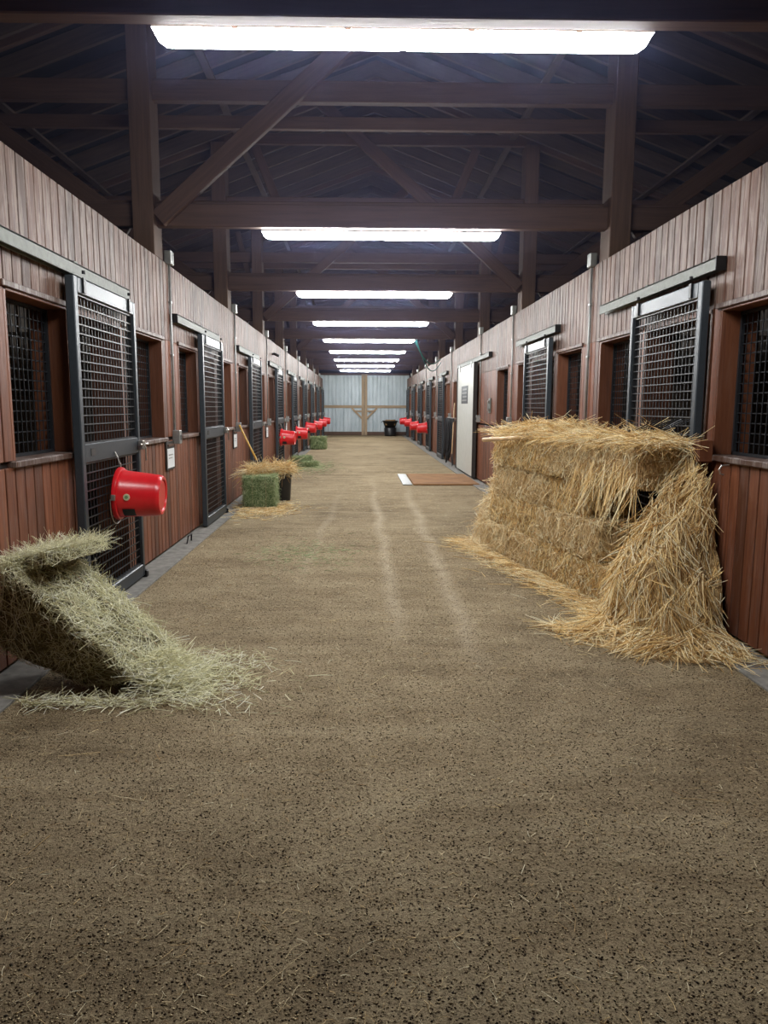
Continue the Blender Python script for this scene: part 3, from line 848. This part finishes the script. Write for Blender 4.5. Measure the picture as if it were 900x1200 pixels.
# mat, board, muck tub
m = MB(); m.cbox(.95, 13.3, .0, 2.15, 15.35, .03, .008); tag(m.build('door_mat', M['coir']), 'brown coir mat on the floor before the white door', 'mat')
m = MB(); m.cbox(.76, 13.3, .0, .93, 15.4, .02, .004); tag(m.build('white_board', M['conduit']), 'narrow pale board on the floor along the mat', 'board')
r = empty('muck_tub', (1.42, 36.2, 0)); tag(r, 'black rubber tub heaped with waste by the far metal door', 'tub')
m = MB(); m.lathe([(0,.01),(.26,.01),(.27,.05),(.29,.40),(.27,.41),(0,.41)], 24); m.build('lower_tub', M['blackp'], r, True)
m = MB(); m.lathe([(0,.415),(.25,.415),(.36,.72),(.385,.72),(.385,.75),(.35,.75),(.26,.5),(0,.5)], 24); m.build('upper_tub', M['blackp'], r, True)
hp = rounded_body('heap', .5, .5, .26, M['strawflat'], 3, .03); link('heap', hp, r, (0,0,.52))
for s in (-1, 1):
    m = MB(); m.tube([(s*.37,-.08,.72),(s*.43,-.05,.66),(s*.43,.05,.66),(s*.37,.08,.72)], .012, 6); m.build('rope_handle', M['rope'], r)

# ------------------------------------------------------------------ bales
def bale(name, L, W, H, body, strand, n, label, cat, group=None, seed=0, r=.0018, mode='ends', lmin=.06, lmax=.16, out=.3, amp=.018, pf=1):
    root = empty(name); tag(root, label, cat, group)
    b = link('packed_body', rounded_body('packed_body', L, W, H, M[body], seed, amp), root)
    s = link('loose_stalks', bale_strands('loose_stalks', L, W, H, n, M[strand], lmin, lmax, r, mode, out, pf=pf), root); s['kind'] = 'stuff'
    for q in (-.22, .22):     # two twines round the bale
        m = MB(); y = W*q*1.0; h = .008
        m.tube([(-L/2-h, y, .02), (-L/2-h, y, H-.02), (-L/2+.03, y, H+h), (L/2-.03, y, H+h), (L/2+h, y, H-.02), (L/2+h, y, .02), (L/2-.03, y, .004), (-L/2+.03, y, .004)], .0022, 4, closed=True)
        m.build('twine', M['handle'], root)
    return root

# straw stack on the right: four courses, long axis turned towards the wall
A0 = Vector((1.24, 7.22, 0)); U = Vector((.215, -1, 0)).normalized(); Np = Vector((-U.y, U.x, 0))  # Np points to the wall
rz = math.atan2(U.y, U.x); Hc = .285; Wd = .43
courses = [[(0, 1.12), (1.13, 1.18)], [(.02, 1.08), (1.11, .98)], [(.07, 1.10), (1.18, .62)], [(.10, 1.16), (1.27, 1.24)]]
cn = ['bottom', 'second', 'third', 'top']
for ci, rowv in enumerate(courses):
    for bi, (u0, L) in enumerate(rowv):
        o = bale('straw_bale', L-.01, Wd, Hc, 'strawbody', 'straw' if (ci+bi) % 2 else 'strawpale', int(3600*L),
                 'golden straw bale in the stack on the right, %s course, %s the camera' % (cn[ci], 'far from' if bi == 0 else 'nearer'), 'straw bale',
                 'straw bales stacked on the right', seed=ci*3+bi, r=.0027, lmin=.04, lmax=.12, out=.25, amp=.032)
        ins = .02*ci + (.02 if (ci+bi) % 2 else 0) if ci < 3 else .025
        c = A0 + U*(u0+L/2) + Np*(Wd/2+ins); o.location = (c.x, c.y, ci*Hc); o.rotation_euler = (0,0,rz)
# loose straw on the top of the stack
def tuft(name, pts, dirs, n, lmin, lmax, r, mat, droop, label=None, cat=None, parent=None):
    idx = RNG.integers(0, len(pts), n); P = pts[idx]; D = dirs[idx]
    D = D/np.linalg.norm(D, axis=1)[:,None]; Ls = RNG.uniform(lmin, lmax, n)
    bend = RNG.normal(0, .02, (n,3)); bend[:,2] -= droop*RNG.random(n)*Ls
    o = link(name, strands_mesh(name, P, D, Ls, RNG.uniform(.6,1.3,n)*r, bend, M[mat]), parent)
    if label: tag(o, label, cat, kind='stuff')
    else: o['kind'] = 'stuff'
    return o
def surf_grid(name, xs, ys, hf, mat, parent=None):
    V = []; F = []; nx, ny = len(xs), len(ys)
    for x in xs:
        for y in ys: V.append((x, y, hf(x, y)))
    for i in range(nx-1):
        for j in range(ny-1): F.append((i*ny+j, (i+1)*ny+j, (i+1)*ny+j+1, i*ny+j+1))
    me = bpy.data.meshes.new(name); me.from_pydata(V, [], F); me.materials.append(M[mat])
    me.polygons.foreach_set('use_smooth', [True]*len(F)); me.update(); return link(name, me, parent)
n = 9000
uu = RNG.uniform(.16, 2.62, n); ww = RNG.uniform(-.02, .62, n)
hump = .05 + .10*np.exp(-((uu-.75)/.35)**2) + .05*np.exp(-((uu-2.2)/.4)**2)
Pn = np.array(A0)[None] + np.outer(uu, np.array(U)) + np.outer(ww, np.array(Np)); Pn[:,0] = np.minimum(Pn[:,0], 2.12)
Pn[:,2] = 4*Hc + RNG.random(n)*hump
an = RNG.uniform(0, 2*PI, n); el = RNG.normal(.05, .22, n)
Dn = np.stack([np.cos(an)*np.cos(el), np.sin(an)*np.cos(el), np.sin(el)], 1)
ok = (Pn + Dn*.22)[:,0] < 2.17
tuft('loose_straw', Pn[ok], Dn[ok], 8200, .08, .24, .0021, 'straw', .25, 'loose golden straw lying on top of the straw stack', 'straw')
# heap that spilled from the near end
def cone(x, y, cx, cy, h, r, p=1.0):
    d = np.sqrt(((x-cx)/r[0])**2 + ((y-cy)/r[1])**2); return h*np.clip(1-d**p, 0, 1)
def spill_h(x, y):
    x = np.asarray(x, float); y = np.asarray(y, float)
    t = (x-2.18)*-.80 + (y-4.86)*-.60; v = (x-2.18)*.60 + (y-4.86)*-.80
    wob = .05*np.sin(x*21+y*13) + .04*np.sin(y*31-x*17)
    t = t + wob*.6
    prof = np.interp(t, [-.10,0,.08,.2,.35,.52,.63,.70,.78,.9,1.1], [.9,1.08,1.08,.92,.70,.55,.47,.20,.12,.06,0])
    hr = np.interp(t, [-.1,.1,.3,.5,.7,.9], [.42,.44,.46,.42,.40,.38]); hl = np.interp(t, [-.2,.1,.25,.45,.66,.9], [.10,.10,.14,.18,.16,.2]); vv = v+wob*.6
    edge = np.clip((np.where(vv < 0, hl, hr)-np.abs(vv))/np.where(vv < 0, .08, .30), 0, 1)
    skirt = cone(x, y, 1.92, 4.38, .13, (.62, .55), 1.6)
    return np.maximum(prof*edge**.8*(1+.06*np.sin(x*47+y*29)*np.sin(y*41)), skirt)
sp = empty('straw_spill', (0,0,0)); tag(sp, 'broken heap of golden straw spilling from the near end of the stack', 'straw heap')
surf_grid('heap_body', np.linspace(1.2, 2.22, 46), np.linspace(3.85, 5.1, 56), lambda x, y: float(spill_h(x, y))-.03, 'strawbody', sp)
n = 16000
x = RNG.uniform(1.2, 2.2, n*3); y = RNG.uniform(3.85, 5.05, n*3); h = spill_h(x, y); k = (h > .03) ; x, y, h = x[k], y[k], h[k]
e = .01; gx = (spill_h(x+e, y)-spill_h(x-e, y))/(2*e); gy = (spill_h(x, y+e)-spill_h(x, y-e))/(2*e); g = np.stack([-gx, -gy], 1)
w = np.sqrt(1+gx**2+gy**2); pr = RNG.random(len(x)) < w/w.max()*1.6; x, y, h, g, gx, gy = x[pr], y[pr], h[pr], g[pr], gx[pr], gy[pr]
T3 = np.stack([-gx, -gy, -(gx**2+gy**2)], 1); T3 /= np.linalg.norm(T3, axis=1)[:,None]+1e-6
N3 = np.stack([-gx, -gy, np.ones_like(gx)], 1); N3 /= np.linalg.norm(N3, axis=1)[:,None]
Sx = np.cross(N3, T3); a = RNG.normal(0, .38, len(x)) + .9*vnoise(np.stack([x, y, h], 1), 11, 3); o_ = np.abs(RNG.normal(0, .2, len(x)))
D3 = (T3*np.cos(a)[:,None] + Sx*np.sin(a)[:,None])*np.cos(o_)[:,None] + N3*np.sin(o_)[:,None]
P3 = np.stack([x, y, h], 1) + N3*.008 - D3*.06
k = ((P3+D3*.3)[:,0] < 2.21) & ((P3+D3*.22)[:,2] > .0)
n3 = min(13500, int(k.sum())); tuft('loose_stalks', P3[k], D3[k], n3, .12, .30, .0024, 'straw', .10, parent=sp)
# straggling bunch hanging over the dark hollow
n = 700; u = RNG.uniform(1.75, 2.6, n); P4 = np.array(A0)[None] + np.outer(u, np.array(U)) + np.outer(RNG.uniform(-.03,.02,n), np.array(Np)); P4[:,2] = 3*Hc + RNG.uniform(0,.2,n)
D4 = np.stack([RNG.normal(-.25,.2,n), RNG.normal(-.1,.35,n), -np.ones(n)*RNG.uniform(.4,1.3,n)], 1)
tuft('hanging_stalks', P4, D4, 190, .12, .34, .0023, 'straw', .1, parent=sp)
# pale fluffy heap at the far foot of the stack
def fl_h(x, y):
    x = np.asarray(x, float); y = np.asarray(y, float)
    return np.maximum(cone(x, y, 1.53, 7.46, .66, (.35, .38), 2.6), cone(x, y, 1.5, 7.4, .08, (.46, .55), 2))
fp = empty('straw_heap'); tag(fp, 'pale fluffy straw heap at the far foot of the straw stack', 'straw heap')
surf_grid('heap_body', np.linspace(1.0, 2.2, 36), np.linspace(6.9, 8.1, 40), lambda x, y: float(fl_h(x, y))-.015, 'strawbody', fp)
n = 9000; x = RNG.uniform(1.0, 2.15, n); y = RNG.uniform(6.9, 8.05, n); h = fl_h(x, y); k = h > .02; x, y, h = x[k], y[k], h[k]
gx = (fl_h(x+e, y)-fl_h(x-e, y))/(2*e); gy = (fl_h(x, y+e)-fl_h(x, y-e))/(2*e)
N3 = np.stack([-gx, -gy, np.ones_like(gx)], 1); N3 /= np.linalg.norm(N3, axis=1)[:,None]
R3 = RNG.normal(size=N3.shape); D3 = R3 - N3*np.sum(R3*N3, 1)[:,None]*.75; D3 /= np.linalg.norm(D3, axis=1)[:,None]
P3 = np.stack([x, y, h], 1) + N3*.01; k = ((P3+D3*.2)[:,2] > 0) & ((P3+D3*.2)[:,0] < 2.2)
tuft('loose_stalks', P3[k], D3[k], 6500, .08, .22, .0022, 'strawpale', .15, parent=fp)
# straw strewn along the foot of the stack
n = 3600; u = RNG.uniform(-.5, 3.3, n); v = -np.abs(RNG.normal(0, .13, n)) + .03 - .05*(u > 2.2)
pts = np.array(A0)[None,:2] + np.outer(u, np.array(U)[:2]) + np.outer(v, np.array(Np)[:2])
x2 = RNG.uniform(1.2, 2.2, 1500); y2 = 4.1 - np.abs(RNG.normal(0, .16, 1500)) + (2.2-x2)*.55
pts = np.vstack([pts, np.column_stack([x2, y2])])
o = link('strewn_straw', ground_strands('strewn_straw', pts, .05, .20, .0019, M['straw'], .03, .12)); tag(o, 'golden straw strewn on the floor along the stack', 'straw', kind='stuff')

# fork lying across the top of the stack
r = empty('manure_fork', (1.15, 6.95, 1.10)); tag(r, 'manure fork with pale wooden handle lying across the straw stack', 'manure fork')
end = Vector((.80, -1.65, .13)); u = end.normalized(); sd = Vector((u.y, -u.x, 0)).normalized()*-1
m = MB(); m.tube([(0,0,0), end*.5, end], [.02,.018,.016], 10); m.build('handle', M['handle'], r, True)
m = MB()
for q in range(-5, 6):
    c = sd*(q*.034); m.tube([end+c*.4+u*.02, end+c+u*.09, end+c+u*.22+Vector((0,0,.015)), end+c*1.05+u*.36+Vector((0,0,.07))], .005, 5)
m.tube([end-sd*.17+u*.09, end+sd*.17+u*.09], .008, 6); m.build('tines', M['hook'], r)

# big tilted hay bale on the left
BL, BW, BH = .78, .44, .36
hb = bale('hay_bale', BL, BW, BH, 'haybody', 'hay', 9000, 'pale green hay bale slumped at a slant against the left wall in the foreground', 'hay bale', seed=4, r=.0016, mode='rand', lmin=.04, lmax=.12, out=.26, amp=.022, pf=.35)
QA, QB, QC, QD = (-1.72, .66), (-1.10, .09), (-1.40, .0), (-1.83, .19)
def slump(co):
    x, y, z = co.T; s_ = x/BL+.5; w_ = z/BH
    s_ = s_ + 0*w_
    X = (1-s_)*((1-w_)*QD[0]+w_*QA[0]) + s_*((1-w_)*QC[0]+w_*QB[0]); Z = (1-s_)*((1-w_)*QD[1]+w_*QA[1]) + s_*((1-w_)*QC[1]+w_*QB[1])
    X = np.maximum(X + .30*(y+BW/2), -1.862); Z = np.maximum(Z + .02*np.sin(s_*PI)*w_, .003)
    return np.stack([X, 3.47+(y+BW/2)*.95 + .12*(1-w_)*np.clip(.5-y/BW, 0, 1), Z], 1)
for c in [q for q in COL.objects if q.parent == hb]:
    me = c.data; a = np.empty(len(me.vertices)*3); me.vertices.foreach_get('co', a); me.vertices.foreach_set('co', slump(a.reshape(-1,3)).reshape(-1)); me.update()
# flake curling off its top end
fk = bale('hay_flake', .34, .40, .08, 'haybody', 'hay', 2800, 'loose flake of hay folded over the top end of the tilted bale', 'hay flake', seed=8, r=.0013, mode='rand', lmin=.05, lmax=.15, out=.4, amp=.02)
for c in [q for q in COL.objects if q.parent == fk and q.name.startswith('twine')]: bpy.data.objects.remove(c)
top = Vector((0,0,0))
fk.location = Vector((-1.56, 3.74, .60)); fk.rotation_euler = (0, math.radians(-14), math.radians(-17))
# scattered hay at its foot
n = 2600; a = RNG.uniform(-1.1, 1.0, n); rr = np.abs(RNG.normal(0, .20, n)); px = -1.08 + rr*1.25*np.cos(a*.8); py = 3.66 + rr*np.sin(a)*1.0 + RNG.normal(0, .10, n)
hz = np.clip(.16*(1-rr/.26), 0, .16)*RNG.random(n)
px = np.concatenate([px, RNG.uniform(-1.6, -.95, 350)]); py = np.concatenate([py, 3.36+RNG.normal(0, .04, 350)]); hz = np.concatenate([hz, np.zeros(350)])
o = link('strewn_hay', ground_strands('strewn_hay', np.column_stack([px, py, hz]), .04, .13, .0019, M['hay'], .02, .3)); tag(o, 'pale green hay strewn at the foot of the tilted bale', 'hay', kind='stuff')

# green bales and tub farther along the left wall
g1 = bale('hay_bale', .52, .42, .43, 'haygbody', 'hayg', 5200, 'square green hay bale beside the black tub on the left', 'hay bale', seed=12, r=.0022, mode='rand', out=.3, lmin=.04, lmax=.11)
g1.location = (-1.42, 10.46, .0); g1.rotation_euler = (0,0,PI/2+.05)
g2 = bale('hay_bale', .5, .46, .40, 'haygbody', 'hayg', 2600, 'small green hay bale on the floor below the far left red buckets', 'hay bale', seed=14, r=.004, mode='rand', out=.3, lmin=.05, lmax=.13)
g2.location = (-1.43, 24.9, 0); g2.rotation_euler = (0,0,.1)
def flake(loc, rz, sc, lab, seed):
    f = bale('hay_flake', .46*sc, .36*sc, .11, 'haygbody', 'hayg', 1500, lab, 'hay flake', 'green hay flakes on the floor', seed=seed, r=.003, mode='rand', out=.3, lmin=.05, lmax=.12)
    for c in [q for q in COL.objects if q.parent == f and q.name.startswith('twine')]: bpy.data.objects.remove(c)
    f.location = loc; f.rotation_euler = (0,0,rz); return f
flake((-1.50, 17.8, 0), .2, 1, 'green hay flake lying nearest the left wall', 21)
flake((-1.22, 17.5, 0), 1.1, .8, 'small green hay flake lying toward the aisle beside another', 22)
flake((-1.40, 17.75, .11), .7, .8, 'green hay flake lying on top of another by the left wall', 23)
tb = empty('black_tub', (-1.17, 11.05, 0)); tag(tb, 'tapered black plastic tub topped with straw on the left', 'tub')
m = MB(); m.lathe([(0,.004),(.105,.004),(.112,.012),(.135,.375),(.15,.38),(.15,.41),(.128,.41),(.105,.03),(0,.03)], 28); me = m.mesh('tub_body', M['blackp'], True); smooth_by_angle(me); link('tub_body', me, tb)
m = MB(); m.tube([(.148*math.cos(a), .148*math.sin(a), .395) for a in [2*PI*i/24 for i in range(24)]], .008, 6, closed=True); m.build('rim', M['blackp'], tb, True)
n = 2600; t_ = RNG.random(n); P5 = np.stack([-1.62+t_*.56, 10.55+.5*np.clip(t_*1.3, 0, 1)+RNG.normal(0,.06,n), .44+np.abs(RNG.normal(0,.05,n))], 1)
an = RNG.uniform(0, 2*PI, n); el = RNG.normal(.25, .35, n); D5 = np.stack([np.cos(an)*np.cos(el), np.sin(an)*np.cos(el), np.sin(el)], 1)
tuft('straw_tuft', P5, D5, 2300, .10, .28, .0026, 'straw', .5, 'tuft of golden straw lying over the green bale and black tub', 'straw')
n = 260; P6 = np.stack([RNG.uniform(-1.25,-1.05,n), RNG.uniform(10.88,11.0,n), np.full(n,.44)], 1); D6 = np.stack([RNG.normal(.35,.35,n), RNG.normal(-.35,.15,n), -RNG.uniform(.2,1,n)], 1)
o = tuft('hanging_stalks', P6, D6, 90, .15, .36, .0026, 'strawpale', .3, parent=tb)
# hay and straw litter along the left
n = 1500; pts = np.column_stack([RNG.normal(-1.35,.22,n), RNG.normal(10.1,.45,n)]); pts = pts[(pts[:,0] > -1.8)]
o = link('litter', ground_strands('litter', pts, .05, .16, .0024, M['straw'], .02)); tag(o, 'straw litter on the floor around the green bale and tub', 'straw', kind='stuff')
n = 500; pts = np.column_stack([RNG.normal(-.55,.28,n), RNG.normal(7.0,.35,n)])
o = link('hay_wisps', ground_strands('hay_wisps', pts, .03, .10, .0016, M['hayg'], .01)); tag(o, 'thin patch of green hay wisps on the aisle floor', 'hay', kind='stuff')
n = 700; pts = np.column_stack([RNG.normal(-1.15,.25,n), RNG.normal(17.4,.8,n)]); pts = pts[pts[:,0] > -1.7]
o = link('hay_litter', ground_strands('hay_litter', pts, .05, .14, .003, M['hayg'], .01)); tag(o, 'green hay litter round the flakes by the left wall', 'hay', kind='stuff')
# sparse stalks everywhere on the floor
n = 9000; yy = 1.4 + 16*RNG.random(n)**1.8; pts = np.column_stack([RNG.uniform(-1.6, 2.0, n), yy])
o = link('floor_stalks', ground_strands('floor_stalks', pts, .010, .032, .0009, M['strawpale'], .004, .1)); tag(o, 'sparse bits of straw scattered on the dirt floor', 'straw', kind='stuff')
pts = np.column_stack([RNG.uniform(-1.2, 1.8, 26), RNG.uniform(1.5, 6, 26)])
o = link('long_stalks', ground_strands('long_stalks', pts, .08, .18, .0014, M['strawpale'], .006, .06)); tag(o, 'a few longer straw stalks lying on the near floor', 'straw', kind='stuff')
# crumbs of dirt and shavings on the near floor
def crumbs(name, n, ya, yb, smin, smax, mat, pw=1.6):
    x = RNG.uniform(-1.9, 2.2, n); y = ya + (yb-ya)*RNG.random(n)**pw; s = RNG.uniform(smin, smax, n)
    oc = np.array([(1,0,0),(-1,0,0),(0,1,0),(0,-1,0),(0,0,1),(0,0,-.3)], float)
    V = np.stack([x, y, s*.3], 1)[:,None,:] + oc[None]*s[:,None,None]*(1+RNG.normal(0,.3,(n,6,1)))*np.array([1,1,.6])
    fl_ = np.array([(0,2,4),(2,1,4),(1,3,4),(3,0,4),(2,0,5),(1,2,5),(3,1,5),(0,3,5)]); F = ((np.arange(n)*6)[:,None,None]+fl_[None]).reshape(-1,3)
    me = bpy.data.meshes.new(name); me.vertices.add(n*6); me.vertices.foreach_set('co', V.reshape(-1)); nf = len(F)
    me.loops.add(nf*3); me.loops.foreach_set('vertex_index', F.reshape(-1).astype(np.int32)); me.polygons.add(nf)
    me.polygons.foreach_set('loop_start', np.arange(0, nf*3, 3, dtype=np.int32)); me.materials.append(mat); me.update(calc_edges=True)
    return link(name, me)
cr = fibre('dirt crumbs', [(0, (.018,.012,.007)), (.35, (.07,.045,.024)), (.6, (.22,.16,.09)), (1, (.62,.50,.30))], .95)
tag(crumbs('dirt_crumbs', 130000, 1.3, 8.5, .0011, .0042, cr, 1.7), 'fine crumbs of dirt and shavings covering the near floor', 'dirt', kind='stuff')

# faint dust haze hanging in the air of the barn
mb = MB(); mb.prism([(OL+.05, 2.78), (OR-.05, 2.78), (OR-.05, 3.8), (XC, 5.97), (OL+.05, 3.8)], Y0-.5, Y1-.02, axis=1)
hz_ = bpy.data.materials.new('dusty air'); hz_.use_nodes = True; nt = hz_.node_tree; nt.nodes.clear()
vo = nt.nodes.new('ShaderNodeOutputMaterial'); vs_ = nt.nodes.new('ShaderNodeVolumeScatter'); nt.links.new(vs_.outputs[0], vo.inputs[1])
vs_.inputs['Color'].default_value = (.50,.55,1,1); vs_.inputs['Density'].default_value = .012; vs_.inputs['Anisotropy'].default_value = .35
mb.f = [q[::-1] for q in mb.f]
ho = mb.build('dusty_air', hz_); tag(ho, 'faint bluish haze of dust hanging under the barn roof', 'haze', kind='stuff')

# ------------------------------------------------------------------ world and camera
w = bpy.data.worlds.new('night'); scene.world = w; w.use_nodes = True
w.node_tree.nodes['Background'].inputs[0].default_value = (.35,.42,.6,1); w.node_tree.nodes['Background'].inputs[1].default_value = .012
cd = bpy.data.cameras.new('camera'); cam = bpy.data.objects.new('camera', cd); COL.objects.link(cam); scene.camera = cam
pitch, yaw, roll = math.radians(8.0713), math.radians(1.0), math.radians(.2)
cd.sensor_fit = 'VERTICAL'; cd.sensor_height = 36; cd.lens = 867/1200*36; cd.clip_start = .05; cd.clip_end = 200
F = Vector((math.sin(yaw)*math.cos(pitch), math.cos(yaw)*math.cos(pitch), -math.sin(pitch)))
R = Vector((math.cos(yaw), -math.sin(yaw), 0)); Uv = R.cross(F)
R2 = R*math.cos(roll) + Uv*math.sin(roll); U2 = Uv*math.cos(roll) - R*math.sin(roll)
mw = Matrix((R2, U2, -F)).transposed().to_4x4(); mw.translation = (0, 0, 1.4); cam.matrix_world = mw
cd.shift_x = (450-437.856)/1200
scene.view_settings.view_transform = 'Standard'; scene.view_settings.look = 'None'; scene.view_settings.gamma = 1
scene.view_settings.use_curve_mapping = False; scene.view_settings.exposure = 0.3
scene.cycles.use_denoising = True
scene.cycles.max_bounces = 6; scene.cycles.diffuse_bounces = 4; scene.cycles.glossy_bounces = 3
scene.cycles.sample_clamp_indirect = 4
